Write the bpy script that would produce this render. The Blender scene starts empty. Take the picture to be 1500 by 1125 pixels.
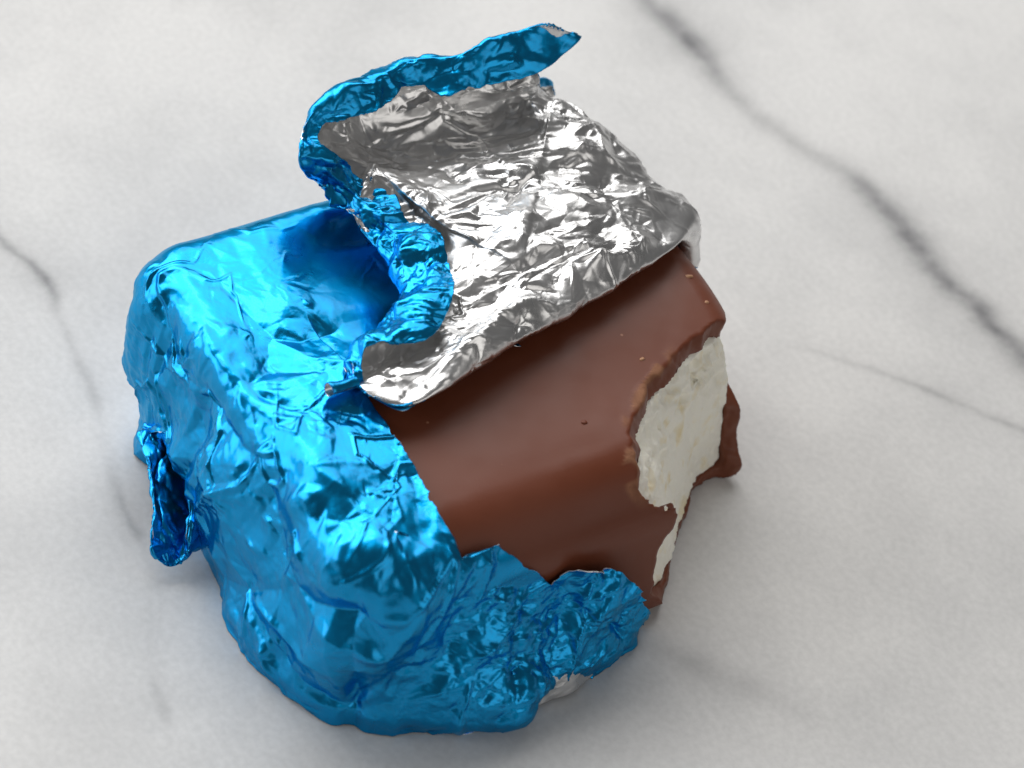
import bpy, math
import numpy as np
from mathutils import Vector, Matrix

# ---------------------------------------------------------------- camera, light, exposure
MM = 0.001
sc = bpy.context.scene
CAM_POS = np.array([232.391, -201.040, 317.431])
CAM_R = np.array([0.52856128, 0.83225275, 0.16726728])
CAM_U = np.array([-0.65570431, 0.27512465, 0.70310617])
CAM_F = np.array([-0.53914269, 0.48131258, -0.69113194])
FPX = 4200.0
cd = bpy.data.cameras.new('camera')
cd.sensor_width = 36.0
cd.lens = 36.0 * FPX / 1500.0
cd.clip_start = 0.01
cd.clip_end = 20
cd.dof.use_dof = True
cd.dof.focus_distance = 0.422
cd.dof.aperture_fstop = 24.0
cam = bpy.data.objects.new('camera', cd)
sc.collection.objects.link(cam)
m = Matrix.Identity(4)
for k, v in enumerate((CAM_R, CAM_U, -CAM_F)):
    for i in range(3):
        m[i][k] = v[i]
for i in range(3):
    m[i][3] = CAM_POS[i] * MM
cam.matrix_world = m
sc.camera = cam

w = bpy.data.worlds.new('World')
sc.world = w
w.use_nodes = True
bg = w.node_tree.nodes['Background']
bg.inputs['Color'].default_value = (1.0, 0.99, 0.98, 1)
bg.inputs['Strength'].default_value = 0.085


def area_light(name, az, el, dist, sx, sy, radiance, col, target=(0, 0, 0.02)):
    ld = bpy.data.lights.new(name, 'AREA')
    ld.shape = 'RECTANGLE'
    ld.size, ld.size_y = sx, sy
    ld.energy = radiance * math.pi * sx * sy
    ld.color = col
    o = bpy.data.objects.new(name, ld)
    sc.collection.objects.link(o)
    a, e = math.radians(az), math.radians(el)
    d = Vector((math.cos(e) * math.cos(a), math.cos(e) * math.sin(a), math.sin(e)))
    o.location = Vector(target) + d * dist
    o.rotation_euler = (-d).to_track_quat('-Z', 'Y').to_euler()
    return o


area_light('window_light', 187, 42, 1.15, 0.72, 1.05, 2.75, (1.0, 0.985, 0.965))
area_light('window_light', 145, 44, 1.15, 0.82, 0.95, 1.7, (1.0, 0.99, 0.975))
area_light('side_fill', 229, 22, 1.15, 1.25, 0.75, 2.1, (0.94, 0.97, 1.0))  # added fill lamp, puts sheens on the foil's left face
area_light('bite_fill', 8, 30, 1.4, 1.3, 0.9, 0.72, (1.0, 0.97, 0.93))  # added fill lamp facing the bite, brightens the cream

sc.view_settings.view_transform = 'Standard'
sc.view_settings.look = 'None'
sc.view_settings.exposure = 0.48
sc.view_settings.gamma = 1.0
sc.view_settings.use_curve_mapping = False
sc.render.engine = 'CYCLES'
sc.cycles.use_denoising = True
sc.cycles.max_bounces = 10
sc.cycles.glossy_bounces = 6
sc.cycles.sample_clamp_indirect = 6


def at(px, py, z):
    """where the sight line of a photo pixel meets the height z (mm)"""
    q = CAM_F + CAM_R * (px - 750) / FPX - CAM_U * (py - 562.5) / FPX
    return CAM_POS + q * ((z - CAM_POS[2]) / q[2])


# ---------------------------------------------------------------- noise
def hash3(i, j, k, seed):
    h = (i.astype(np.int64) * 374761393 + j.astype(np.int64) * 668265263 + k.astype(np.int64) * 2147483647 + seed * 974711) & 0xFFFFFFFF
    h = ((h ^ (h >> 13)) * 1274126177) & 0xFFFFFFFF
    h = ((h ^ (h >> 16)) * 2246822519) & 0xFFFFFFFF
    h = h ^ (h >> 15)
    return (h & 0xFFFFFF) / float(0x7FFFFF) - 1.0


def rot_of(seed):
    r = np.random.RandomState(seed)
    q, _ = np.linalg.qr(r.randn(3, 3))
    return q


def pln(P, seed):
    """piecewise linear noise on a tetrahedral lattice: flat facets and straight creases"""
    Q = P @ rot_of(seed).T + 37.3
    I = np.floor(Q).astype(np.int64)
    F = Q - I
    order = np.argsort(-F, axis=1)
    fs = np.take_along_axis(F, order, axis=1)
    c = I.copy()
    v = hash3(c[:, 0], c[:, 1], c[:, 2], seed)
    out = v * (1 - fs[:, 0])
    n = np.arange(len(P))
    for a in range(3):
        c[n, order[:, a]] += 1
        v = hash3(c[:, 0], c[:, 1], c[:, 2], seed)
        nxt = fs[:, a + 1] if a < 2 else 0.0
        out = out + v * (fs[:, a] - nxt)
    return out


def crease(P, cell, seed, jit=0.35):
    Q = P / cell
    J = np.stack([pln(Q * 0.8, seed + 11 * k + 1) for k in range(3)], 1)
    return pln(Q + J * jit, seed)


def facets(P, cell, seed, jit=0.35):
    """crease() plus how near each point lies to one of its creases (1 on the crease, 0 inside a facet)"""
    Q = P / cell
    J = np.stack([pln(Q * 0.8, seed + 11 * k + 1) for k in range(3)], 1)
    Q = Q + J * jit
    R_ = Q @ rot_of(seed).T + 37.3
    F = -np.sort(-(R_ - np.floor(R_)), axis=1)
    e = np.minimum(np.minimum(1 - F[:, 0], F[:, 0] - F[:, 1]), np.minimum(F[:, 1] - F[:, 2], F[:, 2]))
    return pln(Q, seed), 1 - smooth(0.0, 0.16, e)


def foil(P, cell, seed, mid=0.45, small=0.5, S=(1, 1, 1)):
    """crumpled foil, unit amplitude: broad flat facets, finer creases gathered along the big ones"""
    P = P * np.array(S)
    a, ea = facets(P, cell, seed, 0.5)
    b_, eb = facets(P, cell * 0.47, seed + 40)
    c, ec = facets(P, cell * 0.24, seed + 80)
    return a + b_ * mid * (0.35 + 0.65 * ea) + c * small * 0.4 * np.clip(0.12 + 0.88 * np.maximum(ea * eb, ea * .4), 0, 1) + 0.10 * vnoise(P, cell * 0.8, seed + 5)


def ridge(P, cell, seed, wid=0.18):
    """thin raised tents along a network of straight creases"""
    return np.maximum(0, 1 - np.abs(crease(P, cell, seed)) / wid)


def vnoise(P, cell, seed):
    Q = P / cell + 51.7
    I = np.floor(Q).astype(np.int64)
    F = Q - I
    F = F * F * (3 - 2 * F)
    out = 0
    for a in (0, 1):
        for b in (0, 1):
            for c in (0, 1):
                wgt = (F[:, 0] if a else 1 - F[:, 0]) * (F[:, 1] if b else 1 - F[:, 1]) * (F[:, 2] if c else 1 - F[:, 2])
                out = out + wgt * hash3(I[:, 0] + a, I[:, 1] + b, I[:, 2] + c, seed)
    return out


def smooth(a, b, x):
    t = np.clip((x - a) / (b - a), 0, 1)
    return t * t * (3 - 2 * t)


def gauss(x, c, s):
    return np.exp(-((x - c) / s) ** 2)


# ---------------------------------------------------------------- mesh helpers
def link(name, verts, faces, mats, parent=None, smooth_shade=True, attrs=None):
    me = bpy.data.meshes.new(name)
    verts = np.asarray(verts, dtype=np.float32) * MM
    faces = np.asarray(faces, dtype=np.int32)
    n = faces.shape[1]
    me.vertices.add(len(verts))
    me.vertices.foreach_set('co', verts.ravel())
    me.loops.add(faces.size)
    me.loops.foreach_set('vertex_index', faces.ravel())
    me.polygons.add(len(faces))
    me.polygons.foreach_set('loop_start', np.arange(0, faces.size, n, dtype=np.int32))
    me.polygons.foreach_set('loop_total', np.full(len(faces), n, dtype=np.int32))
    me.update(calc_edges=True)
    me.validate()
    me.polygons.foreach_set('use_smooth', np.full(len(me.polygons), smooth_shade))
    for mm in mats:
        me.materials.append(mm)
    for k, v in (attrs or {}).items():
        a = me.attributes.new(k, 'FLOAT', 'POINT')
        a.data.foreach_set('value', np.asarray(v, dtype=np.float32))
    o = bpy.data.objects.new(name, me)
    sc.collection.objects.link(o)
    o.parent = parent
    return o


def empty(name, label, cat):
    o = bpy.data.objects.new(name, None)
    o.empty_display_size = 0.01
    sc.collection.objects.link(o)
    o['label'] = label
    o['category'] = cat
    return o


def sheet(o, thick=0.14):
    md = o.modifiers.new('thickness', 'SOLIDIFY')
    md.thickness = thick * MM
    md.offset = -1
    md.use_rim = True
    md.material_offset = 1
    md.material_offset_rim = 1


def grid_faces(nr, nc, wrap=False):
    r = np.arange(nr - 1)[:, None]
    c = np.arange(nc if wrap else nc - 1)[None, :]
    c2 = (c + 1) % nc
    a = r * nc + c
    b = r * nc + c2
    d = (r + 1) * nc + c2
    e = (r + 1) * nc + c
    return np.stack([a, b, d, e], -1).reshape(-1, 4)


def grid_normals(G, wrap=False):
    du = np.gradient(G, axis=0)
    if wrap:
        dv = (np.roll(G, -1, 1) - np.roll(G, 1, 1)) / 2
    else:
        dv = np.gradient(G, axis=1)
    n = np.cross(du, dv)
    return n / (np.linalg.norm(n, axis=-1, keepdims=True) + 1e-9)


def clip_tris(V, T, f, extra=()):
    """keep the part of a triangle mesh where f < 0, cutting triangles along f = 0"""
    V = [V]
    ex = [list(e) if False else e for e in extra]
    s = f[T] < 0
    cnt = s.sum(1)
    out = [T[cnt == 3]]
    base = V[0]
    nv = len(base)
    newV, newE = [], []
    pos = 0
    for want in (1, 2):
        t = T[cnt == want]
        ss = s[cnt == want]
        if len(t) == 0:
            continue
        odd = np.argmax(ss if want == 1 else ~ss, axis=1)
        n = np.arange(len(t))
        a, b, c = t[n, odd], t[n, (odd + 1) % 3], t[n, (odd + 2) % 3]
        tb = (f[a] / (f[a] - f[b]))[:, None]
        tc = (f[a] / (f[a] - f[c]))[:, None]
        vb = base[a] + (base[b] - base[a]) * tb
        vc = base[a] + (base[c] - base[a]) * tc
        ib = nv + pos + n
        ic = nv + pos + len(t) + n
        newV += [vb, vc]
        pos += 2 * len(t)
        if want == 1:
            out.append(np.stack([a, ib, ic], 1))
        else:
            out.append(np.stack([b, c, ib], 1))
            out.append(np.stack([c, ic, ib], 1))
    AV = np.concatenate([base] + newV)
    AT = np.concatenate(out)
    # weld the doubled cut vertices, drop the unused ones
    key = np.round(AV * 2000).astype(np.int64)
    _, first, inv = np.unique(key, axis=0, return_index=True, return_inverse=True)
    inv = inv.ravel()
    AT = inv[AT]
    AV = AV[first]
    ok = (AT[:, 0] != AT[:, 1]) & (AT[:, 1] != AT[:, 2]) & (AT[:, 0] != AT[:, 2])
    AT = AT[ok]
    used = np.unique(AT)
    remap = np.full(len(AV), -1)
    remap[used] = np.arange(len(used))
    return AV[used], remap[AT]


def catmull(C, t, closed=False):
    """Catmull-Rom through C (n, ...) at parameters t in 0..n-1 (or 0..n when closed)"""
    n = len(C)
    i = np.floor(t).astype(int)
    if not closed:
        i = np.clip(i, 0, n - 2)
    f = (t - i).reshape((-1,) + (1,) * (C.ndim - 1))

    def g(k):
        if closed:
            return C[k % n]
        return C[np.clip(k, 0, n - 1)]
    p0, p1, p2, p3 = g(i - 1), g(i), g(i + 1), g(i + 2)
    return 0.5 * ((2 * p1) + (-p0 + p2) * f + (2 * p0 - 5 * p1 + 4 * p2 - p3) * f ** 2 + (-p0 + 3 * p1 - 3 * p2 + p3) * f ** 3)


# ---------------------------------------------------------------- materials
def new_mat(name):
    mt = bpy.data.materials.new(name)
    mt.use_nodes = True
    nt = mt.node_tree
    b = nt.nodes['Principled BSDF']
    return mt, nt, b


def N(nt, kind, **kw):
    n = nt.nodes.new(kind)
    for k, v in kw.items():
        setattr(n, k, v)
    return n


def foil_mat(name, col, rough, coat, bump):
    mt, nt, b = new_mat(name)
    L = nt.links.new
    tc = N(nt, 'ShaderNodeTexCoord')
    n1 = N(nt, 'ShaderNodeTexNoise')
    n1.inputs['Scale'].default_value = 2600
    n1.inputs['Detail'].default_value = 3
    L(tc.outputs['Object'], n1.inputs['Vector'])
    n2 = N(nt, 'ShaderNodeTexNoise')
    n2.inputs['Scale'].default_value = 120
    n2.inputs['Detail'].default_value = 4
    L(tc.outputs['Object'], n2.inputs['Vector'])
    mr = N(nt, 'ShaderNodeMapRange')
    mr.inputs['From Min'].default_value = 0.3
    mr.inputs['From Max'].default_value = 0.7
    mr.inputs['To Min'].default_value = rough * 0.8
    mr.inputs['To Max'].default_value = rough * 1.25
    L(n2.outputs['Fac'], mr.inputs['Value'])
    L(mr.outputs['Result'], b.inputs['Roughness'])
    bp = N(nt, 'ShaderNodeBump')
    bp.inputs['Strength'].default_value = bump
    bp.inputs['Distance'].default_value = 0.00025
    L(n1.outputs['Fac'], bp.inputs['Height'])
    L(bp.outputs['Normal'], b.inputs['Normal'])
    b.inputs['Base Color'].default_value = (*col, 1)
    b.inputs['Metallic'].default_value = 1.0
    b.inputs['Coat Weight'].default_value = coat
    b.inputs['Coat Roughness'].default_value = 0.12
    b.inputs['Specular Tint'].default_value = (1, 1, 1, 1)
    return mt


M_BLUE = foil_mat('blue_foil', (0.0, 0.285, 0.62), 0.31, 0.28, 0.04)
M_BLUE.node_tree.nodes['Principled BSDF'].inputs['Coat IOR'].default_value = 1.55
M_BLUE.node_tree.nodes['Principled BSDF'].inputs['Specular Tint'].default_value = (0.35, 0.85, 1.0, 1)
M_SILVER = foil_mat('silver_foil', (0.76, 0.757, 0.755), 0.31, 0.0, 0.06)

# chocolate
M_CHOC, nt, b = new_mat('milk_chocolate')
L = nt.links.new
tc = N(nt, 'ShaderNodeTexCoord')
at_b = N(nt, 'ShaderNodeAttribute', attribute_name='broken')
nz = N(nt, 'ShaderNodeTexNoise')
nz.inputs['Scale'].default_value = 60
nz.inputs['Detail'].default_value = 5
L(tc.outputs['Object'], nz.inputs['Vector'])
cr = N(nt, 'ShaderNodeMix', data_type='RGBA')
cr.inputs['A'].default_value = (0.140, 0.035, 0.0150, 1)
cr.inputs['B'].default_value = (0.172, 0.047, 0.0215, 1)
L(nz.outputs['Fac'], cr.inputs['Factor'])
nb = N(nt, 'ShaderNodeTexNoise')
nb.inputs['Scale'].default_value = 700
nb.inputs['Detail'].default_value = 4
L(tc.outputs['Object'], nb.inputs['Vector'])
crb = N(nt, 'ShaderNodeMix', data_type='RGBA')
crb.inputs['A'].default_value = (0.12, 0.042, 0.020, 1)
crb.inputs['B'].default_value = (0.42, 0.20, 0.105, 1)
L(nb.outputs['Fac'], crb.inputs['Factor'])
# pale specks
vo = N(nt, 'ShaderNodeTexVoronoi')
vo.inputs['Scale'].default_value = 130
L(tc.outputs['Object'], vo.inputs['Vector'])
sp = N(nt, 'ShaderNodeMapRange')
sp.inputs['From Min'].default_value = 0.035
sp.inputs['From Max'].default_value = 0.02
L(vo.outputs['Distance'], sp.inputs['Value'])
csp = N(nt, 'ShaderNodeMix', data_type='RGBA')
csp.inputs['B'].default_value = (0.36, 0.17, 0.10, 1)
L(cr.outputs['Result'], csp.inputs['A'])
L(sp.outputs['Result'], csp.inputs['Factor'])
mx = N(nt, 'ShaderNodeMix', data_type='RGBA')
L(at_b.outputs['Fac'], mx.inputs['Factor'])
L(csp.outputs['Result'], mx.inputs['A'])
L(crb.outputs['Result'], mx.inputs['B'])
L(mx.outputs['Result'], b.inputs['Base Color'])
rn = N(nt, 'ShaderNodeMapRange')
rn.inputs['From Min'].default_value = 0.32
rn.inputs['From Max'].default_value = 0.68
rn.inputs['To Min'].default_value = 0.33
rn.inputs['To Max'].default_value = 0.50
L(nz.outputs['Fac'], rn.inputs['Value'])
rr = N(nt, 'ShaderNodeMapRange')
L(rn.outputs['Result'], rr.inputs['To Min'])
rr.inputs['To Max'].default_value = 0.75
L(at_b.outputs['Fac'], rr.inputs['Value'])
L(rr.outputs['Result'], b.inputs['Roughness'])
nf = N(nt, 'ShaderNodeTexNoise')
nf.inputs['Scale'].default_value = 1400
nf.inputs['Detail'].default_value = 2
L(tc.outputs['Object'], nf.inputs['Vector'])
b1 = N(nt, 'ShaderNodeBump')
b1.inputs['Strength'].default_value = 0.06
b1.inputs['Distance'].default_value = 0.0002
L(nf.outputs['Fac'], b1.inputs['Height'])
bm = N(nt, 'ShaderNodeMath', operation='MULTIPLY')
bm.inputs[1].default_value = 0.9
L(at_b.outputs['Fac'], bm.inputs[0])
b2 = N(nt, 'ShaderNodeBump')
b2.inputs['Distance'].default_value = 0.0003
L(bm.outputs['Value'], b2.inputs['Strength'])
L(nb.outputs['Fac'], b2.inputs['Height'])
L(b1.outputs['Normal'], b2.inputs['Normal'])
L(b2.outputs['Normal'], b.inputs['Normal'])
b.inputs['Specular IOR Level'].default_value = 0.34
b.inputs['Subsurface Weight'].default_value = 0.0

# cream filling
M_CREAM, nt, b = new_mat('white_cream')
L = nt.links.new
tc = N(nt, 'ShaderNodeTexCoord')
n1 = N(nt, 'ShaderNodeTexNoise')
n1.inputs['Scale'].default_value = 260
n1.inputs['Detail'].default_value = 4
L(tc.outputs['Object'], n1.inputs['Vector'])
r1 = N(nt, 'ShaderNodeValToRGB')
r1.color_ramp.elements[0].position = 0.56
r1.color_ramp.elements[0].color = (0.99, 0.955, 0.84, 1)
r1.color_ramp.elements[1].position = 0.80
r1.color_ramp.elements[1].color = (0.86, 0.70, 0.38, 1)
L(n1.outputs['Fac'], r1.inputs['Fac'])
L(r1.outputs['Color'], b.inputs['Base Color'])
n2 = N(nt, 'ShaderNodeTexNoise')
n2.inputs['Scale'].default_value = 1300
n2.inputs['Detail'].default_value = 5
n2.inputs['Roughness'].default_value = 0.65
L(tc.outputs['Object'], n2.inputs['Vector'])
b1 = N(nt, 'ShaderNodeBump')
b1.inputs['Strength'].default_value = 0.5
b1.inputs['Distance'].default_value = 0.0004
L(n2.outputs['Fac'], b1.inputs['Height'])
L(b1.outputs['Normal'], b.inputs['Normal'])
b.inputs['Roughness'].default_value = 0.55
b.inputs['Subsurface Weight'].default_value = 0.2
b.inputs['Subsurface Radius'].default_value = (1.0, 0.88, 0.72)
b.inputs['Subsurface Scale'].default_value = 0.002

# marble
M_MARBLE, nt, b = new_mat('white_marble')
L = nt.links.new
tc = N(nt, 'ShaderNodeTexCoord')
warp = N(nt, 'ShaderNodeTexNoise')
warp.inputs['Scale'].default_value = 45
warp.inputs['Detail'].default_value = 8
warp.inputs['Roughness'].default_value = 0.68
L(tc.outputs['Object'], warp.inputs['Vector'])
sub = N(nt, 'ShaderNodeVectorMath', operation='SUBTRACT')
sub.inputs[1].default_value = (0.5, 0.5, 0.5)
L(warp.outputs['Color'], sub.inputs[0])
scl = N(nt, 'ShaderNodeVectorMath', operation='SCALE')
scl.inputs['Scale'].default_value = 0.0045
L(sub.outputs['Vector'], scl.inputs[0])
add = N(nt, 'ShaderNodeVectorMath', operation='ADD')
L(tc.outputs['Object'], add.inputs[0])
L(scl.outputs['Vector'], add.inputs[1])
sep = N(nt, 'ShaderNodeSeparateXYZ')
L(add.outputs['Vector'], sep.inputs['Vector'])


def math2(op, a, bb=None, c=None, clamp=False):
    n = N(nt, 'ShaderNodeMath', operation=op, use_clamp=clamp)
    for i, v in enumerate((a, bb, c)):
        if v is None:
            continue
        if isinstance(v, (int, float)):
            n.inputs[i].default_value = v
        else:
            L(v, n.inputs[i])
    return n.outputs['Value']


def vein(pts, width_core, width_halo, fade=0.006, wscale=1.0):
    """a vein that follows y = f(x): pts are (x_mm, y_mm, strength 0..1)"""
    pts = sorted(pts)
    x0, x1 = pts[0][0] * MM, pts[-1][0] * MM
    ys = [p[1] * MM for p in pts]
    y0, y1 = min(ys) - 0.001, max(ys) + 0.001
    u = math2('DIVIDE', math2('SUBTRACT', sep.outputs['X'], x0), x1 - x0)
    out = []
    for col in (0, 1):
        fc = N(nt, 'ShaderNodeFloatCurve')
        cv = fc.mapping.curves[0]
        for k, p in enumerate(pts):
            X = (p[0] * MM - x0) / (x1 - x0)
            Y = (p[1] * MM - y0) / (y1 - y0) if col == 0 else p[2]
            if k == 0:
                cv.points[0].location = (X, Y)
            elif k == len(pts) - 1:
                cv.points[1].location = (X, Y)
        for p in pts[1:-1]:
            cv.points.new((p[0] * MM - x0) / (x1 - x0), (p[1] * MM - y0) / (y1 - y0) if col == 0 else p[2])
        fc.mapping.update()
        L(u, fc.inputs['Value'])
        out.append(fc.outputs['Value'])
    yc = math2('ADD', math2('MULTIPLY', out[0], y1 - y0), y0)
    d = math2('ABSOLUTE', math2('SUBTRACT', sep.outputs['Y'], yc))
    core = math2('POWER', 2.718, math2('MULTIPLY', math2('POWER', math2('DIVIDE', d, width_core * MM), 2.0), -1.0))
    halo = math2('POWER', 2.718, math2('MULTIPLY', math2('DIVIDE', d, width_halo * MM), -1.0))
    tot = math2('ADD', math2('MULTIPLY', core, 0.65), math2('MULTIPLY', halo, 0.35))
    inside = math2('MULTIPLY',
                   math2('DIVIDE', math2('SUBTRACT', sep.outputs['X'], x0 - fade / 2), fade, clamp=True),
                   math2('DIVIDE', math2('SUBTRACT', x1 + fade / 2, sep.outputs['X']), fade, clamp=True))
    return math2('MULTIPLY', math2('MULTIPLY', tot, out[1]), inside)


v1 = vein([(-150, 96, .9), (-92, 99.6, .85), (-79, 99.9, .95), (-60, 99.3, .42), (-42.3, 103.4, .45), (-34.1, 106.0, .75), (-19.7, 106.3, 1.0),
           (-11.1, 104.6, 1.0), (2.4, 105.5, .95), (13.3, 106, .9), (60, 112, .8)], 2.7, 7.0)
v2 = vein([(-6, 69, .05), (3, 76, .28), (10.6, 82.5, .38), (14, 85, .5), (17.7, 87.2, .32), (24, 91.5, .45), (27.5, 94.2, .35), (60, 108, .3)], 1.0, 3.0)
v3 = vein([(-140, -46, .5), (-77.1, -40.2, .55), (-64.8, -37.6, .75), (-58, -39, .4), (-52.3, -40.2, .25), (-40.3, -42.6, .38), (-30, -45.5, .12),
           (-22.1, -47.6, .22), (-13.7, -49.1, .55), (-9, -49.4, .2), (0, -52.5, .08), (10, -58, .06), (15.4, -60.1, .22), (21.4, -61.6, .38), (24, -62, .08)], 1.0, 3.0)
v4 = vein([(34, 6, .05), (38, 8.8, .25), (43, 12, .34), (48, 15.5, .38), (53, 19, .22), (60.4, 23.2, .10), (80, 36, .03)], 3.2, 6.0)
brk = N(nt, 'ShaderNodeTexNoise')
brk.inputs['Scale'].default_value = 160
brk.inputs['Detail'].default_value = 6
L(tc.outputs['Object'], brk.inputs['Vector'])
vs = math2('ADD', math2('ADD', v1, v2), math2('ADD', v3, v4))
vs = math2('MULTIPLY', vs, math2('ADD', math2('MULTIPLY', brk.outputs['Fac'], 1.25), 0.16), clamp=True)
cl = N(nt, 'ShaderNodeTexNoise')
cl.inputs['Scale'].default_value = 22
cl.inputs['Detail'].default_value = 7
cl.inputs['Roughness'].default_value = 0.6
L(tc.outputs['Object'], cl.inputs['Vector'])
r1 = N(nt, 'ShaderNodeValToRGB')
r1.color_ramp.elements[0].position = 0.30
r1.color_ramp.elements[0].color = (0.53, 0.527, 0.522, 1)
r1.color_ramp.elements[1].position = 0.58
r1.color_ramp.elements[1].color = (0.65, 0.643, 0.632, 1)
L(cl.outputs['Fac'], r1.inputs['Fac'])
gr = N(nt, 'ShaderNodeTexNoise')
gr.inputs['Scale'].default_value = 900
gr.inputs['Detail'].default_value = 3
L(tc.outputs['Object'], gr.inputs['Vector'])
grr = N(nt, 'ShaderNodeMapRange')
grr.inputs['From Min'].default_value = 0.3
grr.inputs['From Max'].default_value = 0.7
grr.inputs['To Min'].default_value = 0.945
grr.inputs['To Max'].default_value = 1.055
L(gr.outputs['Fac'], grr.inputs['Value'])
mg = N(nt, 'ShaderNodeVectorMath', operation='SCALE')
L(r1.outputs['Color'], mg.inputs[0])
L(grr.outputs['Result'], mg.inputs['Scale'])
mx = N(nt, 'ShaderNodeMix', data_type='RGBA')
mx.inputs['B'].default_value = (0.10, 0.10, 0.108, 1)
L(mg.outputs['Vector'], mx.inputs['A'])
L(vs, mx.inputs['Factor'])
L(mx.outputs['Result'], b.inputs['Base Color'])
b.inputs['Roughness'].default_value = 0.42
b.inputs['Specular IOR Level'].default_value = 0.35
bp = N(nt, 'ShaderNodeBump')
bp.inputs['Strength'].default_value = 0.04
bp.inputs['Distance'].default_value = 0.0002
L(gr.outputs['Fac'], bp.inputs['Height'])
L(bp.outputs['Normal'], b.inputs['Normal'])

# ---------------------------------------------------------------- marble surface
mv = []
for z in (-20, 0):
    mv += [(-520, -480, z), (480, -480, z), (480, 520, z), (-520, 520, z)]
marble = link('marble_countertop', mv, [(0, 3, 2, 1), (4, 5, 6, 7), (0, 1, 5, 4), (1, 2, 6, 5), (2, 3, 7, 6), (3, 0, 4, 7)], [M_MARBLE], smooth_shade=False)
marble['kind'] = 'structure'
marble['label'] = 'white marble countertop with soft grey veins'

# ---------------------------------------------------------------- the bar: implicit surfaces, polygonised with surface nets
HX, HY, HZ = 34.8, 39.4, 32.6


def rbox(P, hx, hy, z0, z1, rv, rt, rb):
    """box rounded rv in plan and rt / rb along the top and bottom edges"""
    rv = rv + 8.0 * smooth(-8, 16, P[:, 0]) * smooth(6, 26, P[:, 1])
    qx, qy = np.abs(P[:, 0]) - (hx - rv), np.abs(P[:, 1]) - (hy - rv)
    d2 = np.hypot(np.maximum(qx, 0), np.maximum(qy, 0)) + np.minimum(np.maximum(qx, qy), 0) - rv
    zm = (z0 + z1) / 2
    up = P[:, 2] > zm
    r = np.where(up, rt, rb)
    dz = np.where(up, P[:, 2] - z1, z0 - P[:, 2])
    a, c = d2 + r, dz + r
    return np.hypot(np.maximum(a, 0), np.maximum(c, 0)) + np.minimum(np.maximum(a, c), 0) - r


def resample(pts, n):
    p = np.array(pts, float)
    t = np.linspace(0, len(p) - 1, 400)
    q = catmull(p, t)
    s = np.r_[0, np.cumsum(np.linalg.norm(np.diff(q, axis=0), axis=1))]
    u = np.linspace(0, s[-1], n)
    return np.stack([np.interp(u, s, q[:, k]) for k in range(2)], 1)


NB = 64
B_TOP = resample([(5.0, 54), (6.3, 41), (10.0, 35.0), (12.2, 26.5), (16.1, 18.6), (19.9, 13), (23.2, 9.2), (27, 6.8), (30.5, 3.8), (32.8, 4.2), (34.0, 8.2), (35.0, 13.6), (37, 15.6), (46, 17)], NB)
B_MID = resample([(9.5, 52), (10.4, 40), (12.8, 34.2), (15.9, 28.0), (20.0, 22.0), (22.9, 18.0), (26.4, 15.1), (29.4, 11.0), (31.6, 8.4), (32.9, 9.2), (34.2, 13.2), (37, 15.0), (46, 16.5)], NB)
B_BOT = resample([(13, 52), (13.6, 42), (14.6, 38.2), (16.4, 34.0), (19.6, 30.2), (22.6, 26.8), (25.6, 23.8), (28.4, 20.9), (30.4, 17.6), (32.2, 15.2), (36, 14.0), (46, 15)], NB)
LEV = np.array([0.0, 21.0, 32.5])
CUR = np.stack([B_BOT, B_MID, B_TOP])


def bite_exact(P, grow=0.0):
    """signed distance-like value: positive where the bar has been bitten away"""
    out = np.full(len(P), -30.0)
    sel = np.where((P[:, 0] > 2) & (P[:, 1] > -6))[0]
    for k in range(0, len(sel), 60000):
        s = sel[k:k + 60000]
        p = P[s]
        z = np.clip(p[:, 2], 0, 32.5)
        j = np.where(z < LEV[1], 0, 1)
        f = ((z - LEV[j]) / (LEV[j + 1] - LEV[j]))[:, None, None]
        C = CUR[j] * (1 - f) + CUR[j + 1] * f
        A, Bq = C[:, :-1], C[:, 1:]
        x, y = p[:, 0:1], p[:, 1:2]
        ab = Bq - A
        t = ((x - A[..., 0]) * ab[..., 0] + (y - A[..., 1]) * ab[..., 1]) / (ab ** 2).sum(-1)
        t = np.clip(t, 0, 1)
        dx = x - A[..., 0] - t * ab[..., 0]
        dy = y - A[..., 1] - t * ab[..., 1]
        d = np.sqrt((dx * dx + dy * dy).min(1))
        # inside test with the polygon closed far out at (+60, +60)
        ext = np.tile(np.array([[[60.0, 14.0], [60.0, 60.0], [8.0, 60.0]]]), (len(s), 1, 1))
        Q = np.concatenate([C, ext], 1)
        Q2 = np.roll(Q, -1, 1)
        c = (Q[..., 1] > y) != (Q2[..., 1] > y)
        with np.errstate(divide='ignore', invalid='ignore'):
            xi = Q[..., 0] + (y - Q[..., 1]) * (Q2[..., 0] - Q[..., 0]) / (Q2[..., 1] - Q[..., 1])
        ins = (c & (x < xi)).sum(1) % 2 == 1
        out[s] = np.where(ins, d, -d)
    return out + grow


BX0, BH = np.array([1.0, -8.0, -1.0]), 0.8
BN = (46, 68, 45)
_g = np.stack(np.meshgrid(*[BX0[k] + BH * np.arange(BN[k]) for k in range(3)], indexing='ij'), -1).reshape(-1, 3)
BF = np.clip(bite_exact(_g), -12, 12).reshape(BN)


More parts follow.
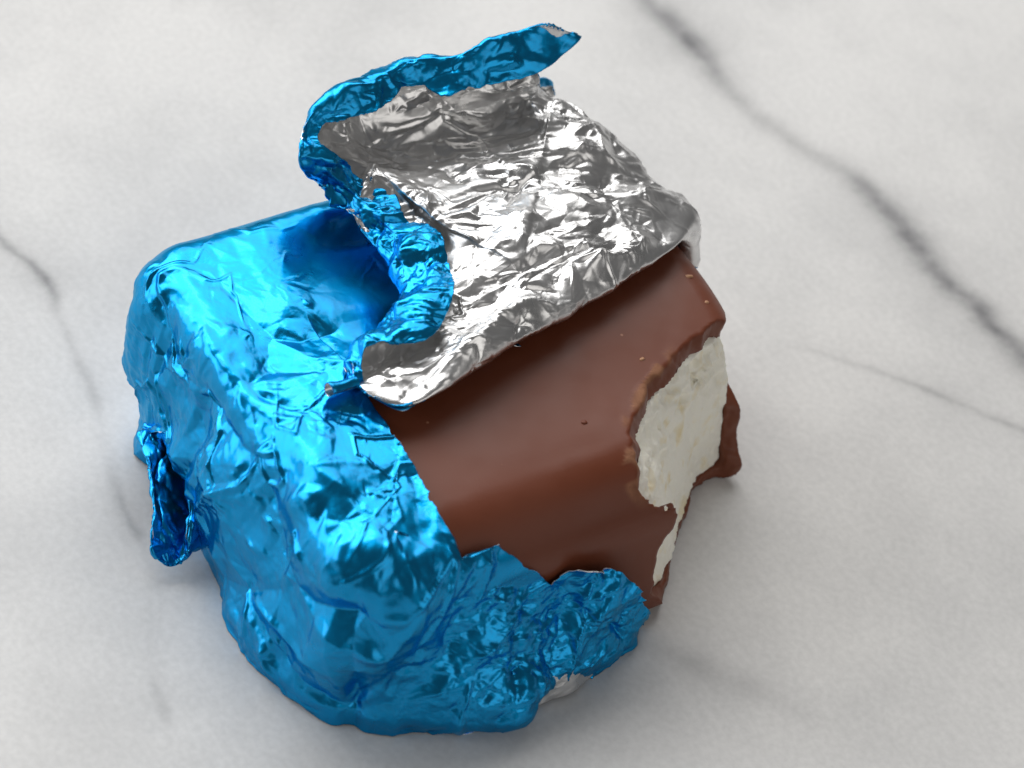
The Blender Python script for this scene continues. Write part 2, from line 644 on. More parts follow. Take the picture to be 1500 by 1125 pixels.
def bite(P):
    out = np.full(len(P), -12.0)
    sel = np.where((P[:, 0] > 2) & (P[:, 1] > -6))[0]
    q = (P[sel] - BX0) / BH
    q = np.clip(q, 0, np.array(BN) - 1.001)
    i = q.astype(int)
    f = q - i
    v = 0
    for a in (0, 1):
        for b_ in (0, 1):
            for c in (0, 1):
                wg = (f[:, 0] if a else 1 - f[:, 0]) * (f[:, 1] if b_ else 1 - f[:, 1]) * (f[:, 2] if c else 1 - f[:, 2])
                v = v + wg * BF[i[:, 0] + a, i[:, 1] + b_, i[:, 2] + c]
    out[sel] = v
    return out


def slope(x):
    """how far the top falls away towards the front"""
    return 2.9 * (np.maximum(x + 1, 0) / 36) ** 2


def dome(P):
    """the soft unevenness of the dipped top"""
    x, y = P[:, 0], P[:, 1]
    Q = P.copy()
    Q[:, 2] = P[:, 2] + np.where(P[:, 2] > 12, slope(x) + 1.6 * (np.maximum(y - 14, 0) / 28) ** 2 + 3.4 * smooth(4, -4, x) * smooth(-27, -20, y) * smooth(6, -2, y) + 0.3 * gauss(x, 15, 6) + 0.13 * vnoise(P * np.array([1, .6, .2]), 8, 61) + 0.035 * vnoise(P * np.array([1, 1, .2]), 2.6, 62) + 1.8 * smooth(-25, -31, y), 0) * smooth(8, 28, P[:, 2])
    Q[:, 1] = y - 3.0 + np.where(y > 0, 0.0062 * np.maximum(x + 10, 0) ** 2, 0) * smooth(16, 29, P[:, 2]) * smooth(0, 20, y)
    return Q


TH = 2.5


def top_r(P, r0, r1):
    """rounder top edge along the front face than along the others"""
    return r0 + r1 * smooth(-14, 6, (P[:, 0] - HX) - (np.abs(P[:, 1] - 3.0) - HY)) * smooth(-5, 5, P[:, 0])


def f_shell(P, rough=True):
    Q = dome(P)
    o = rbox(Q, HX, HY, 0.15, HZ, 9, top_r(P, 6.5, 3.5), 2.5)
    i = rbox(Q, HX - TH, HY - TH, 0.15 + TH * 0.8, HZ - TH, 7.5, top_r(P, 5.0, 3.2), 1.5)
    bt = bite(P)
    near = np.abs(bt) < 6
    nz = np.zeros(len(P))
    if near.any():
        p = P[near]
        nz[near] = 0.5 * crease(p, 4.2, 5) + 0.28 * crease(p, 1.6, 6) + 0.14 * crease(p, 0.9, 8) + 0.5 * vnoise(p, 5.5, 4) + 2.6 * gauss(p[:, 1], 15, 5) * smooth(29, 32, p[:, 0]) * smooth(21, 14, p[:, 2]) * smooth(3, 6, p[:, 2])
    # low on the far side and along the floor a rim of coating was left standing
    keep = 1.5 * gauss(P[:, 1], 42.5, 2.4) * smooth(15, 11, P[:, 2]) + 2.2 * gauss(P[:, 1], 42.0, 4.0) * smooth(7, 3, P[:, 2]) - 7.0 * gauss(P[:, 1], 43, 4.0) * smooth(12, 17, P[:, 2]) * smooth(30.5, 27.5, P[:, 2]) + 1.6 * smooth(5, 1.5, P[:, 2]) * gauss(P[:, 1], 14, 5)
    return np.maximum(np.maximum(o, -i), bt - keep + nz)


def f_core(P):
    Q = dome(P)
    i = rbox(Q, HX - TH - .05, HY - TH - .05, 0.2 + TH * 0.8, HZ - TH - .05, 7.5, top_r(P, 5.0, 3.2), 1.5)
    bt = bite(P)
    near = np.abs(bt) < 6
    nz = np.zeros(len(P))
    if near.any():
        p = P[near]
        crumb = 0.3 + 0.9 * smooth(17, 23, p[:, 2] + 3 * smooth(24, 12, p[:, 1]))
        nz[near] = 0.6 * vnoise(p, 5, 16) + crumb * (1.9 * np.abs(vnoise(p, 3.6, 17)) + 1.0 * np.abs(vnoise(p, 1.5, 18))) + 0.24 * vnoise(p, 0.8, 19) - 0.7
    return np.maximum(i, bt + nz * 0.8 + 0.1)


def surface_nets(F, lo, hi, h):
    ax = [np.arange(lo[k], hi[k] + h, h) for k in range(3)]
    shp = tuple(len(a) for a in ax)
    G = np.stack(np.meshgrid(*ax, indexing='ij'), -1).reshape(-1, 3)
    V = F(G).reshape(shp)
    S = V < 0
    c = [S[a:shp[0] - 1 + a, b:shp[1] - 1 + b, d:shp[2] - 1 + d] for a in (0, 1) for b in (0, 1) for d in (0, 1)]
    sm = sum(x.astype(np.int8) for x in c)
    act = np.argwhere((sm > 0) & (sm < 8))
    idx = np.full(tuple(n - 1 for n in shp), -1, np.int64)
    idx[tuple(act.T)] = np.arange(len(act))
    acc = np.zeros((len(act), 3))
    cnt = np.zeros(len(act))
    off = np.array([(a, b, d) for a in (0, 1) for b in (0, 1) for d in (0, 1)])
    for p in range(8):
        for q in range(p + 1, 8):
            if np.abs(off[p] - off[q]).sum() != 1:
                continue
            vp = V[tuple((act + off[p]).T)]
            vq = V[tuple((act + off[q]).T)]
            cr = (vp < 0) != (vq < 0)
            t = np.where(cr, vp / np.where(cr, vp - vq, 1), 0)
            acc += np.where(cr[:, None], off[p] + (off[q] - off[p]) * t[:, None], 0)
            cnt += cr
    verts = (act + acc / cnt[:, None]) * h + np.array(lo)
    faces = []
    for k in range(3):
        o1, o2 = [(1, 2), (2, 0), (0, 1)][k]
        sl0 = [slice(None)] * 3
        sl1 = [slice(None)] * 3
        sl0[k] = slice(0, -1)
        sl1[k] = slice(1, None)
        ch = np.argwhere(S[tuple(sl0)] != S[tuple(sl1)])
        ok = (ch[:, o1] > 0) & (ch[:, o2] > 0) & (ch[:, o1] < shp[o1] - 1) & (ch[:, o2] < shp[o2] - 1)
        ch = ch[ok]
        e1 = np.zeros(3, int)
        e1[o1] = 1
        e2 = np.zeros(3, int)
        e2[o2] = 1
        q = np.stack([idx[tuple((ch - d).T)] for d in (e1 + e2, e2, 0 * e1, e1)], 1)
        flip = ~S[tuple(ch.T)]
        q[flip] = q[flip][:, ::-1]
        faces.append(q)
    faces = np.concatenate(faces)
    faces = faces[(faces >= 0).all(1)]
    # a Newton step on to the exact surface
    e = h * 0.25
    for _ in range(1):
        f0 = F(verts)
        g = np.stack([(F(verts + d) - f0) / e for d in np.eye(3) * e], 1)
        n2 = (g ** 2).sum(1)
        step = np.clip(f0 / np.maximum(n2, 0.3), -h * .5, h * .5)
        verts = verts - g * step[:, None]
    return verts, faces


bar = empty('chocolate_bar', 'thick milk chocolate bar with white filling, one corner bitten off', 'chocolate bar')
V, Fq = surface_nets(f_shell, (-36, -41.2, -0.6), (36.5, 44, 33.6), 0.43)
bt = bite(V)
Qd = dome(V)
outer = rbox(Qd, HX, HY, 0.15, HZ, 9, top_r(V, 6.5, 3.5), 2.5)
cut = smooth(-0.25, -0.8, outer) * smooth(-2.6, -1.2, bt)
lipt = at(935, 640, 33)
tan_zone = smooth(np.minimum(-1.5 - 0.7 * vnoise(V, 2.2, 33), -1.05), -0.9, bt) * (1 - smooth(20, 26, V[:, 1])) * smooth(24, 30, V[:, 2]) * (1 - smooth(33.4, 34.2, V[:, 0]))
tan_zone = tan_zone * smooth(-0.2, 0.15, vnoise(V, 2.6, 34) + 0.15)
broken = np.clip(np.maximum(cut * 0.08, tan_zone * smooth(-0.8, -0.2, outer)), 0, 1)
V[:, 2] += tan_zone * (0.22 * np.abs(crease(V, 2.2, 35)) + .05)
shell = link('chocolate_coating', V, Fq, [M_CHOC], bar, attrs={'broken': broken})
V, Fq = surface_nets(f_core, (3, -9, 0.6), (34, 40, 31.4), 0.3)
core = link('cream_filling', V, Fq, [M_CREAM], bar)

# ---------------------------------------------------------------- blue wrapper round the bar's left end
wrapper = empty('foil_wrapper', 'crumpled blue foil wrapper torn open, its silver inside folded back over the bar', 'foil wrapper')
WX, WY, WH = 35.6, 41.0, 33.5


def plan_outline(n):
    """rounded rectangle, counter-clockwise, with outward normals"""
    r = 8.0
    segs = []
    t = np.linspace(0, 1, 4000, endpoint=False)
    per = 4 * (WX + WY - 2 * r) + 2 * math.pi * r
    s = t * per
    out = np.zeros((len(t), 4))
    lx, ly = 2 * (WX - r), 2 * (WY - r)
    arc = math.pi * r / 2
    lens = [ly, arc, lx, arc, ly, arc, lx, arc]
    st = np.r_[0, np.cumsum(lens)]
    start = [(WX, -(WY - r)), (WX - r, WY - r), (WX - r, WY), (-(WX - r), WY - r), (-WX, WY - r), (-(WX - r), -(WY - r)), (-(WX - r), -WY), (WX - r, -(WY - r))]
    dirs = [(0, 1), None, (-1, 0), None, (0, -1), None, (1, 0), None]
    nrm = [(1, 0), 0, (0, 1), 90, (-1, 0), 180, (0, -1), 270]
    for k in range(8):
        m_ = (s >= st[k]) & (s < st[k + 1])
        q = s[m_] - st[k]
        if dirs[k] is not None:
            out[m_, 0] = start[k][0] + dirs[k][0] * q
            out[m_, 1] = start[k][1] + dirs[k][1] * q
            out[m_, 2:] = nrm[k]
        else:
            a = np.radians(nrm[k]) + q / r
            out[m_, 0] = start[k][0] + r * np.cos(a)
            out[m_, 1] = start[k][1] + r * np.sin(a)
            out[m_, 2] = np.cos(a)
            out[m_, 3] = np.sin(a)
    i = np.linspace(0, len(t), n, endpoint=False).astype(int)
    return out[i]


NC = 1150
ol = plan_outline(NC)
cen = np.array([0.0, -14.0])
RF = 4.8 + 4.0 * np.maximum(ol[:, 2], 0) ** 1.5 + 0.5 * np.maximum(-ol[:, 3], 0) ** 1.5
rows = []
inset = ol[:, :2] - ol[:, 2:] * RF[:, None]
for r in np.linspace(0.0, 1, 210, endpoint=False) ** 0.75:
    p = cen + (inset - cen) * r
    rows.append(np.c_[p, np.full(NC, WH)])
for a in np.linspace(0, math.pi / 2, 44, endpoint=False):
    p = inset + ol[:, 2:] * (RF * math.sin(a))[:, None]
    rows.append(np.c_[p, WH - RF + RF * math.cos(a)])
for q in np.linspace(0, 1, 170):
    rows.append(np.c_[ol[:, :2], (WH - RF) * (1 - q) + 0.25 * q])
G = np.stack(rows)
x, y, z = G[..., 0], G[..., 1], G[..., 2]
nxo, nyo = ol[None, :, 2], ol[None, :, 3]
low = np.clip((WH - 4 - z) / (WH - 4), 0, 1)
side = smooth(WH - 3, WH - 9, z)
lowp = low ** 1.3 * (1 - 0.35 * smooth(0.86, 1.0, low))
bul_left = np.maximum(-nyo, 0) * (6.6 * gauss(x, 15, 15)) * lowp
bul_front = np.maximum(nxo, 0) * ((7.4 * gauss(y, -19, 15) + 3.0 * gauss(y, 4, 8)) * lowp + 2.2 * gauss(y, 2, 7) * smooth(24, 12, z) + 2.6 * gauss(y, -18, 4) * gauss(z, 5, 6))
push = (bul_left + bul_front) * side
G[..., 2] -= slope(G[..., 0]) * (G[..., 2] / WH) ** 1.5
G[..., 0] += push * nxo
G[..., 1] += push * nyo
nrm = grid_normals(G, True)
if nrm[230, 10, 2] < 0:
    nrm = -nrm
P0 = G.reshape(-1, 3)
nr = nrm.reshape(-1, 3)
x, y, z = P0.T
# tear line: negative = foil kept
jag = 0.55 * crease(P0, 3.2, 120) + 0.22 * crease(P0, 0.9, 121)
f_top = np.minimum(y + 24.0 + 0.045 * (x - 5) + 0.7 * gauss(x, 27, 4), np.maximum(x - 5.0, y - 2.0))
yf = np.array([-60, -26, -22, -20, -17, -13, -9.5, -6, -3, 2, 6, 8.5, 10.5, 12])
zf = np.array([60, 60, 34.0, 31, 27, 23, 19.0, 21.2, 20.5, 17.5, 12.5, 8.5, 4.5, -6])
f_front = z - np.interp(y, yf, zf)
f_back = np.maximum(y - 39, -(x + 20))
isf = x > 33.0
f = np.where(isf & (y > -30), np.maximum(f_front, -20), f_top)
f = np.where((~isf) & (z < WH - 3) & (x < -20), np.maximum(y - 30, -20), f)
f = np.where((y > 38), 5.0, f)
f = f + jag
ear_c = at(250, 725, 7.5)
f = np.where((y < -36) & (((x - ear_c[0] + 2.5) / 8.5) ** 2 + ((z - 6) / 4.5) ** 2 < 1), 3.0, f)
kept = f < 1.5
full = P0
P0, nr, f_all = P0[kept], nr[kept], f
x, y, z = P0.T
front = smooth(26, 36, x)
lower = np.maximum(smooth(31, 22, z), smooth(0.25, 0.8, np.maximum(nr[:, 0], -nr[:, 1])))
topw = 1 - lower
crink = np.clip(front * smooth(-40, -14, y), 0, 1)
hollow = smooth(-34, -26, x) * smooth(4, -2, x) * smooth(-23.5, -19, y) * topw
calm = (1 - 0.75 * hollow) * (1 - 0.6 * topw * smooth(-6, -26, x))
patch = smooth(-.35, .35, vnoise(P0, 14, 7))
S1 = np.array([0.85, 1.15, 0.75])
pushf = push.reshape(-1)[kept]
corner = smooth(-20, -34, x) * smooth(-30, -40, y)
S1 = (0.8, 1.1, 0.75)
d = lower * (1.0 * crease(P0 * np.array(S1), 22, 101, .5) + 3.4 * foil(P0, 13, 109, .32, .36, S1) + 0.5 * foil(P0, 6.5, 121, .4, .5, S1) + 0.3)
d += topw * calm * 1.7 * foil(P0, 11, 102, .36, .4, S1)
d += 0.10 * calm * foil(P0, 4.6, 116, .5, .6, S1)
# long, thin, sharp crease lines
d += 0.42 * (1 + 0.8 * lower) * calm * smooth(-.25, .35, vnoise(P0, 13, 118)) * ridge(P0 * np.array([.7, 1.0, .6]), 13.0, 117, .055)
d += 0.30 * (1 + 0.8 * lower) * calm * smooth(-.2, .35, vnoise(P0, 11, 120)) * ridge(P0 * np.array([1.0, .8, .9]), 8.0, 119, .07)
d += crink * (1.6 * foil(P0, 7.0, 110, .55, .7, (1.0, .7, 1.2)))
# stretched folds that fan down the end face from the left corner
endf = smooth(-34, -40.5, y)
d += endf * 2.0 * np.abs(crease(P0 * np.array([1.0, 1.0, 0.2]), 6.5, 107)) * smooth(32, 24, z)
d += corner * lower * 2.2 * foil(P0, 10.0, 111, .4, .5, (1, 1, .5))
d *= (0.65 + 0.35 * smooth(1, 8, z)) * (1 - 0.55 * smooth(-31, -35, x))
d -= 2.6 * smooth(-22.5, -7, y) * smooth(-31, -24, x) * smooth(5, -1, x) * topw
room = -(0.9 + np.where((y < -27) | (x < 2), 2.6, 0.0) * (1 + lower) + pushf * 0.95)
d = np.where(d < room, room + (d - room) * 0.08, d)
d -= 3.0 * smooth(-24, -32, x) * smooth(14, 4, z)
P1 = P0 + nr * (d + 0.45)[:, None]
P1[:, 2] = np.maximum(P1[:, 2], 0.15)
# the torn strip behind the slit sits a little lower
top = z > WH - 2.5
dip = smooth(-24.3, -23.9, y + 0.25 * vnoise(P0, 3, 8)) * smooth(-13, -6, x) * top
P1[:, 2] -= dip * 0.9
full = full.copy()
full[kept] = P1
P1 = full
T = grid_faces(len(rows), NC, True)
T = np.concatenate([T[:, [0, 1, 2]], T[:, [0, 2, 3]]])
V, T = clip_tris(P1, T, f_all)
e1, e2 = V[T[:, 1]] - V[T[:, 0]], V[T[:, 2]] - V[T[:, 0]]
fn = np.cross(e1, e2)
if (fn[:, 2] * (V[T[:, 0], 2] > 33)).sum() < 0:
    T = T[:, ::-1]
body = link('wrapped_end', V, T, [M_BLUE, M_SILVER], wrapper)
sheet(body)

# ---------------------------------------------------------------- the peeled flap: silver side up, its rim curled over blue
A = lambda px, py, z: at(px, py, z)
X = lambda x, y, z: np.array([x, y, z], float)
CEN = A(765, 395, 40.2)


def curl(p1, p2, p3, p4, p5):
    q = CEN * 0.5 + A(*p2) * 0.5 + X(0, 0, 0.4)
    return [CEN, q, A(*p2), A(*p3), A(*p4), A(*p5)]


def fold(px, py, z, back=5.0, up=1.0):
    p = A(px, py, z)
    p2 = p + (CEN - p) * min(0.4, back / np.linalg.norm(CEN - p))
    p2[2] = z + up
    q = CEN * 0.5 + p2 * 0.5 + X(0, 0, 0.4)
    return [CEN, q, p2, p, p + X(-0.7, 0, -0.7), X(p[0] - 8, p[1], 34.2)]


def drape(x, yy=41.3, z2=37.0, zb=19):
    a = CEN * 0.5 + X(x, 35, z2) * 0.5 + X(0, 0, .4)
    return [CEN, a, X(x, 35.0, z2), X(x, yy, 33.2), X(x, yy + 1.4, 27), X(x + 1, yy + 1.6, zb)]


ST = [
    curl((610, 482, 38.4), (560, 520, 36.4), (528, 514, 35.6), (534, 510, 36.8), (548, 519, 37.4)),
    curl((650, 450, 39), (600, 492, 36.8), (556, 496, 35.8), (590, 492, 39.4), (628, 500, 39.4)),
    curl((680, 410, 39), (632, 440, 37), (588, 450, 35.8), (622, 440, 40.6), (664, 440, 40.2)),
    curl((685, 365, 39), (628, 375, 37), (582, 400, 35.8), (616, 378, 39.8), (652, 350, 39.8)),
    curl((670, 325, 39), (590, 335, 37), (548, 360, 36.2), (574, 336, 39.6), (604, 316, 39.4)),
    curl((650, 285, 39), (555, 290, 38), (511, 329, 36.4), (535, 300, 40.0), (580, 268, 40.4)),
    curl((630, 255, 39), (510, 258, 39), (484, 294, 37.0), (490, 266, 41.8), (530, 248, 42.6)),
    curl((610, 230, 39), (490, 228, 40), (456, 268, 40.0), (440, 224, 46.8), (482, 214, 47.0)),
    curl((620, 215, 39), (500, 208, 40), (458, 205, 43), (456, 166, 49.5), (476, 186, 48.2)),
    curl((645, 205, 39), (565, 182, 40), (545, 148, 44), (546, 114, 51.5), (552, 166, 49.0)),
    curl((675, 205, 39), (625, 168, 40), (604, 122, 45), (602, 86, 52.5), (600, 130, 50.0)),
    curl((705, 205, 39), (690, 162, 40), (676, 112, 46), (676, 74, 53.5), (662, 142, 49.5)),
    curl((735, 205, 39.5), (722, 153, 40.5), (728, 106, 46), (724, 58, 54.0), (724, 128, 49.0)),
    curl((755, 208, 39.5), (745, 150, 41.0), (760, 102, 46), (762, 42, 54.5), (790, 108, 49.5)),
    curl((765, 212, 39.5), (763, 150, 41.0), (776, 108, 45.5), (808, 40, 54.5), (856, 56, 51.5)),
    curl(0, (779, 154, 41), (780, 122, 42.5), (784, 114, 45), (790, 104, 47.5)),
    [CEN, CEN * .5 + A(794, 162, 40.4) * .5 + X(0, 0, .4), A(794, 162, 40.4), A(784, 128, 40.5), A(798, 124, 38), A(812, 146, 34)],
    drape(-36, 40.0, 38.6, 24),
    drape(-28, 41.8, 38.2),
    drape(-18, 43.4, 37.6),
    drape(-9, 43.6, 36.6, 23),
    fold(998, 352, 34.8, 3.0, 1.0),
    fold(940, 394, 35.6, 4.2, 2.6),
    fold(860, 446, 36.4, 4.6, 3.6),
    fold(760, 502, 37.0, 4.6, 4.2),
    fold(670, 558, 36.8, 4.4, 3.4),
    fold(592, 604, 36.2, 4.0, 1.6),
    [CEN, CEN * .5 + A(575, 545, 37.6) * .5, A(575, 545, 37.6), A(512, 557, 36.4), A(516, 556, 35.8), A(530, 560, 35.2)],
]
ST = np.array(ST)
NT, NR = 1350, 300


def stations(t):
    c = catmull(ST, t, True)
    i = np.floor(t).astype(int) % len(ST)
    f = (t - np.floor(t))[:, None, None]
    c[:, :3] = ST[i][:, :3] * (1 - f) + ST[(i + 1) % len(ST)][:, :3] * f
    return c


ts = np.linspace(0, len(ST), 4000, endpoint=False)
rim = stations(ts)[:, 3]
sl = np.r_[0, np.cumsum(np.linalg.norm(np.roll(rim, -1, 0) - rim, axis=1) + 0.01)]
ts2 = np.interp(np.linspace(0, sl[-1], NT, endpoint=False), sl, np.r_[ts, len(ST)])
pr = np.moveaxis(stations(ts2), 1, 0)               # 6 x NT x 3


def radial(pr, t):
    """Hermite spline down every profile with chord-length tangents, so that short pieces do not overshoot"""
    h = np.linalg.norm(np.diff(pr, axis=0), axis=2)[..., None] + 1e-3
    sl_ = np.diff(pr, axis=0) / h
    m_ = np.empty_like(pr)
    m_[0], m_[-1] = sl_[0], sl_[-1]
    m_[1:-1] = (sl_[:-1] * h[1:] + sl_[1:] * h[:-1]) / (h[:-1] + h[1:])
    i = np.clip(np.floor(t).astype(int), 0, len(pr) - 2)
    f = (t - i)[:, None, None]
    hh = h[i]
    return ((2 * f ** 3 - 3 * f ** 2 + 1) * pr[i] + (f ** 3 - 2 * f ** 2 + f) * hh * m_[i]
            + (-2 * f ** 3 + 3 * f ** 2) * pr[i + 1] + (f ** 3 - f ** 2) * hh * m_[i + 1])


fine = radial(pr, np.linspace(0, 5, 500))
seg = np.linalg.norm(np.diff(fine, axis=0), axis=2).mean(1)
s = np.r_[0, np.cumsum(seg)]
rr_ = np.interp(np.linspace(0, s[-1], NR), s, np.linspace(0, 5, 500))
arc = np.linspace(0, sl[-1], NT, endpoint=False)
AP = np.c_[arc, np.full(NT, 3.3), np.full(NT, 7.1)]
rag = 0.20 * np.abs(crease(AP, 7.0, 230)) + 0.06 * np.abs(crease(AP, 2.0, 231)) + 0.02 * crease(AP, 0.7, 232)
cut_t = np.clip(smooth(15.6, 14.6, ts2) + smooth(27.3, 27.9, ts2), 0, 1) * rag
G = np.stack([radial(pr[:, k:k + 1], rr_ - smooth(3.2, 5.0, rr_) * cut_t[k])[:, 0] for k in range(NT)], 1)   # NR x NT x 3
kt = np.exp(-0.5 * (np.minimum(np.arange(NT), NT - np.arange(NT)) / 16.0) ** 2)
GS = np.fft.irfft(np.fft.rfft(G, axis=1) * np.fft.rfft(kt / kt.sum())[None, :, None], n=NT, axis=1)
wt = smooth(3.4, 2.6, rr_)[:, None, None]
G = GS * wt + G * (1 - wt)
for _ in range(2):                                  # soften the fan of profiles near the middle
    k = G.copy()
    k[1:-1] = (G[:-2] + G[2:] + 2 * G[1:-1]) / 4
    G = k
nrm = grid_normals(G, True)
if nrm[40, :, 2].mean() < 0:
    nrm = -nrm
P0 = G.reshape(-1, 3)
nr = nrm.reshape(-1, 3)
rp = np.repeat(rr_, NT)
_w = smooth(1.8, 2.8, rp)[:, None]
nr = nr * _w + np.array([0, 0, 1.0]) * (1 - _w)
nr /= np.linalg.norm(nr, axis=1, keepdims=True)
tp = np.tile(ts2, NR)
is_curl = np.clip(smooth(16.4, 15.4, tp) + smooth(27.3, 27.9, tp), 0, 1)
rimw = smooth(3.0, 3.6, rp) * is_curl
leftrim = rimw * np.clip(smooth(8.2, 6.6, tp) + smooth(27.3, 27.9, tp), 0, 1)
foldz = smooth(1.9, 2.7, rp) * smooth(20.0, 21.0, tp) * smooth(27.4, 26.6, tp)
S2 = (1.1, 0.66, 1.0)
d = 2.2 * foil(P0, 9.5, 201, .55, .8, S2) + 0.8 * crease(P0 * np.array(S2), 20, 203, .5)
d += 0.30 * crease(P0 * np.array(S2), 3.0, 204) * (1 - .6 * foldz) * smooth(-.3, .4, vnoise(P0, 10, 9))
d += 0.55 * leftrim * foil(P0, 4.2, 205, .5, .6) + 1.0 * rimw * (1 - leftrim) * foil(P0, 6.5, 206, .5, .6)
d += 0.32 * smooth(-.3, .3, vnoise(P0, 9, 208)) * ridge(P0 * np.array([1.0, .6, 1.0]), 8.0, 207, .07)
d *= (1 - 0.5 * np.exp(-((P0 - at(985, 345, 35)) ** 2).sum(1) / 49.0)) * (1.0 - 0.6 * foldz) * (1 - 0.45 * rimw * (1 - leftrim)) * (1 - 0.3 * smooth(1.8, 2.8, rp) * smooth(16.0, 17.0, tp) * smooth(21.6, 20.8, tp))
P1 = P0 + nr * d[:, None]
P1[:, 2] = np.maximum(P1[:, 2], np.where((np.abs(P0[:, 0]) < 35) & (np.abs(P0[:, 1]) < 38), 34.0, 0))
F4 = grid_faces(NR, NT, True)
V = P1
tri = F4[2000]
# orientation: silver (first material) must be the upper side at the middle
q = F4[NT * 60:NT * 62]
fn = np.cross(V[q[:, 1]] - V[q[:, 0]], V[q[:, 2]] - V[q[:, 0]])
if fn[:, 2].sum() < 0:
    F4 = F4[:, ::-1]
flap = link('peeled_flap', V, F4, [M_SILVER, M_BLUE], wrapper)
sheet(flap, 0.16)


# ---------------------------------------------------------------- open fold sticking out at the foot of the wrapped end
rimpx = [(208, 630, 7), (225, 624, 10), (248, 628, 12), (268, 650, 12), (282, 680, 11.5), (291, 705, 11), (285, 740, 9), (281, 785, 6.5), (273, 815, 4),
         (253, 829, 2.4), (231, 818, 3.5), (222, 795, 5.5), (226, 745, 7), (220, 690, 8), (211, 655, 7.5)]
rim3 = np.array([at(*p) for p in rimpx])
cen3 = rim3.mean(0)
IN = np.array([-4.0, 9.5, -0.6])
midr = cen3 + (rim3 - cen3) * 1.04 + IN * 0.25
keel = cen3 + (rim3 - cen3) * 0.85 + IN
end3 = cen3 + (rim3 - cen3) * 0.25 + IN * 1.25
lip3 = rim3 + (cen3 - rim3) * 0.08 - IN * 0.02
for q_ in (midr, keel, end3):
    q_[:, 2] = np.maximum(q_[:, 2], 0.6)
ctl = np.stack([lip3, rim3, midr, keel, end3])
nt_ = 260
row = catmull(np.moveaxis(ctl, 1, 0), np.linspace(0, len(rim3), nt_, endpoint=False), True)
Gp = catmull(np.moveaxis(row, 1, 0), np.linspace(0, 4, 110))
nrm = grid_normals(Gp, True)
if ((Gp[30] - Gp[30].mean(0)) * nrm[30]).sum() < 0:
    nrm = -nrm
P0 = Gp.reshape(-1, 3)
d = 0.9 * foil(P0, 5.0, 301, .5, .6) + 0.25 * ridge(P0, 5.0, 305, .08)
P1 = P0 + nrm.reshape(-1, 3) * d[:, None]
P1[:, 2] = np.maximum(P1[:, 2], 0.2)
F4 = grid_faces(110, nt_, True)
fn = np.cross(P1[F4[:, 1]] - P1[F4[:, 0]], P1[F4[:, 2]] - P1[F4[:, 0]])
if (fn * nrm.reshape(-1, 3)[F4[:, 0]]).sum() < 0:
    F4 = F4[:, ::-1]
ear = link('open_fold', P1, F4, [M_BLUE, M_BLUE, M_SILVER], wrapper)  # inner face blue instead of silver: colour stands in for shade inside
sheet(ear, 0.22)
ear.modifiers[0].material_offset_rim = 2

# ---------------------------------------------------------------- hem of the torn tab, silver side out, under the front edge
up_ = catmull(np.array([(40.0, -15, 4.5), (41.5, -11, 5.0), (41.0, -6, 5.0), (39.5, -1, 4.5), (38.5, 4, 4)], float), np.linspace(0, 4, 160))
dn_ = catmull(np.array([at(*p) for p in [(778, 1036, 0.8), (806, 1024, 0.6), (838, 1012, 0.6), (870, 984, 0.8), (905, 950, 1.5)]]), np.linspace(0, 4, 160))
tt = np.linspace(0, 1, 40)[:, None, None]
Gp = up_[None] * (1 - tt) + dn_[None] * tt
nrm = grid_normals(Gp)
if nrm[..., 2].mean() < 0:
    nrm = -nrm
P0 = Gp.reshape(-1, 3)
P1 = P0 + nrm.reshape(-1, 3) * (0.5 * foil(P0, 7, 311))[:, None]
P1[:, 2] = np.maximum(P1[:, 2], 0.2)
F4 = grid_faces(40, 160)
fn = np.cross(P1[F4[:, 1]] - P1[F4[:, 0]], P1[F4[:, 2]] - P1[F4[:, 0]])
if (fn @ CAM_F).sum() > 0:
    F4 = F4[:, ::-1]
hem = link('torn_hem', P1, F4, [M_SILVER, M_BLUE], wrapper)
sheet(hem)

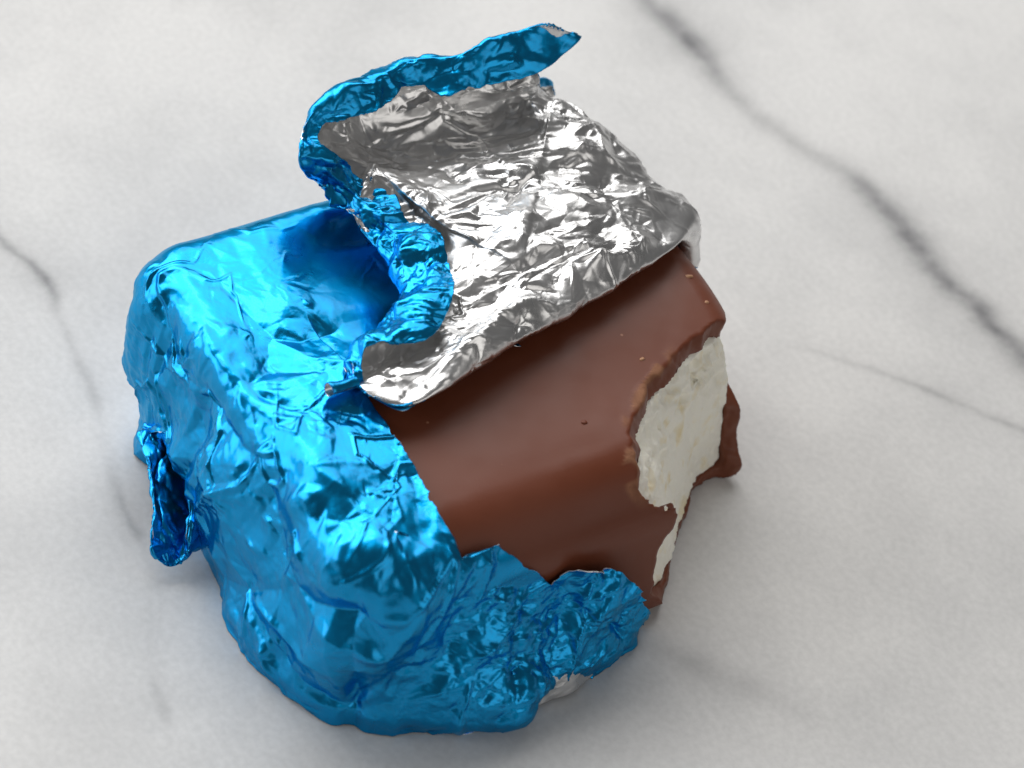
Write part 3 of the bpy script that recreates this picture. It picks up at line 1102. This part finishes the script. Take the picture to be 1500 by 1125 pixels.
# ---------------------------------------------------------------- small rolled scrap at the slit
c0, c1 = at(482, 573, 36.6), at(522, 560, 36.2)
ax = (c1 - c0) / np.linalg.norm(c1 - c0)
s1 = np.cross(ax, [0, 0, 1.0])
s1 /= np.linalg.norm(s1)
s2 = np.cross(s1, ax)
th = np.linspace(0.3, 5.4, 60)
rows = []
for k in np.linspace(0, 1, 40):
    r_ = 1.15 * (1 - 0.25 * k) * (1 - 0.06 * th)
    rows.append(c0 + (c1 - c0) * k + np.cos(th)[:, None] * r_[:, None] * s1 + np.sin(th)[:, None] * r_[:, None] * s2)
Gp = np.stack(rows)
P0 = Gp.reshape(-1, 3)
P1 = P0 + 0.22 * np.stack([crease(P0, 1.8, 321 + k) for k in range(3)], 1)
scrap = link('rolled_tip', P1, grid_faces(40, 60), [M_SILVER, M_BLUE], wrapper)
sheet(scrap, 0.12)

# ---------------------------------------------------------------- crumbs on the coating
M_CRUMB, nt, b = new_mat('chocolate_crumb')
b.inputs['Base Color'].default_value = (0.46, 0.24, 0.13, 1)
b.inputs['Roughness'].default_value = 0.6
for k, (px, py, r_, br) in enumerate([(856, 619, 0.36, 0.5), (1009, 405, 0.45, 1.0), (1035, 443, 0.32, 0.9), (941, 526, 0.3, 0.9)]):
    c = at(px, py, 32.4)
    zt = np.linspace(34, 24, 400)
    ray = np.array([at(px, py, q) for q in zt])
    hit = np.argmax(rbox(dome(ray), HX, HY, 0.15, HZ, 9, top_r(ray, 6.5, 3.5), 2.5) < 0)
    c = ray[hit]
    u, v = np.meshgrid(np.linspace(0, math.pi, 8), np.linspace(0, 2 * math.pi, 10, endpoint=False), indexing='ij')
    sp_ = np.stack([np.sin(u) * np.cos(v), np.sin(u) * np.sin(v) * 1.5, np.cos(u) * 0.7], -1).reshape(-1, 3)
    P1 = c + sp_ * r_ * (1 + 0.35 * crease(sp_, 0.8, 331 + k))[:, None]
    link('crumb', P1, grid_faces(8, 10, True)[:, ::-1], [M_CRUMB if br > 0.7 else M_CHOC], bar)
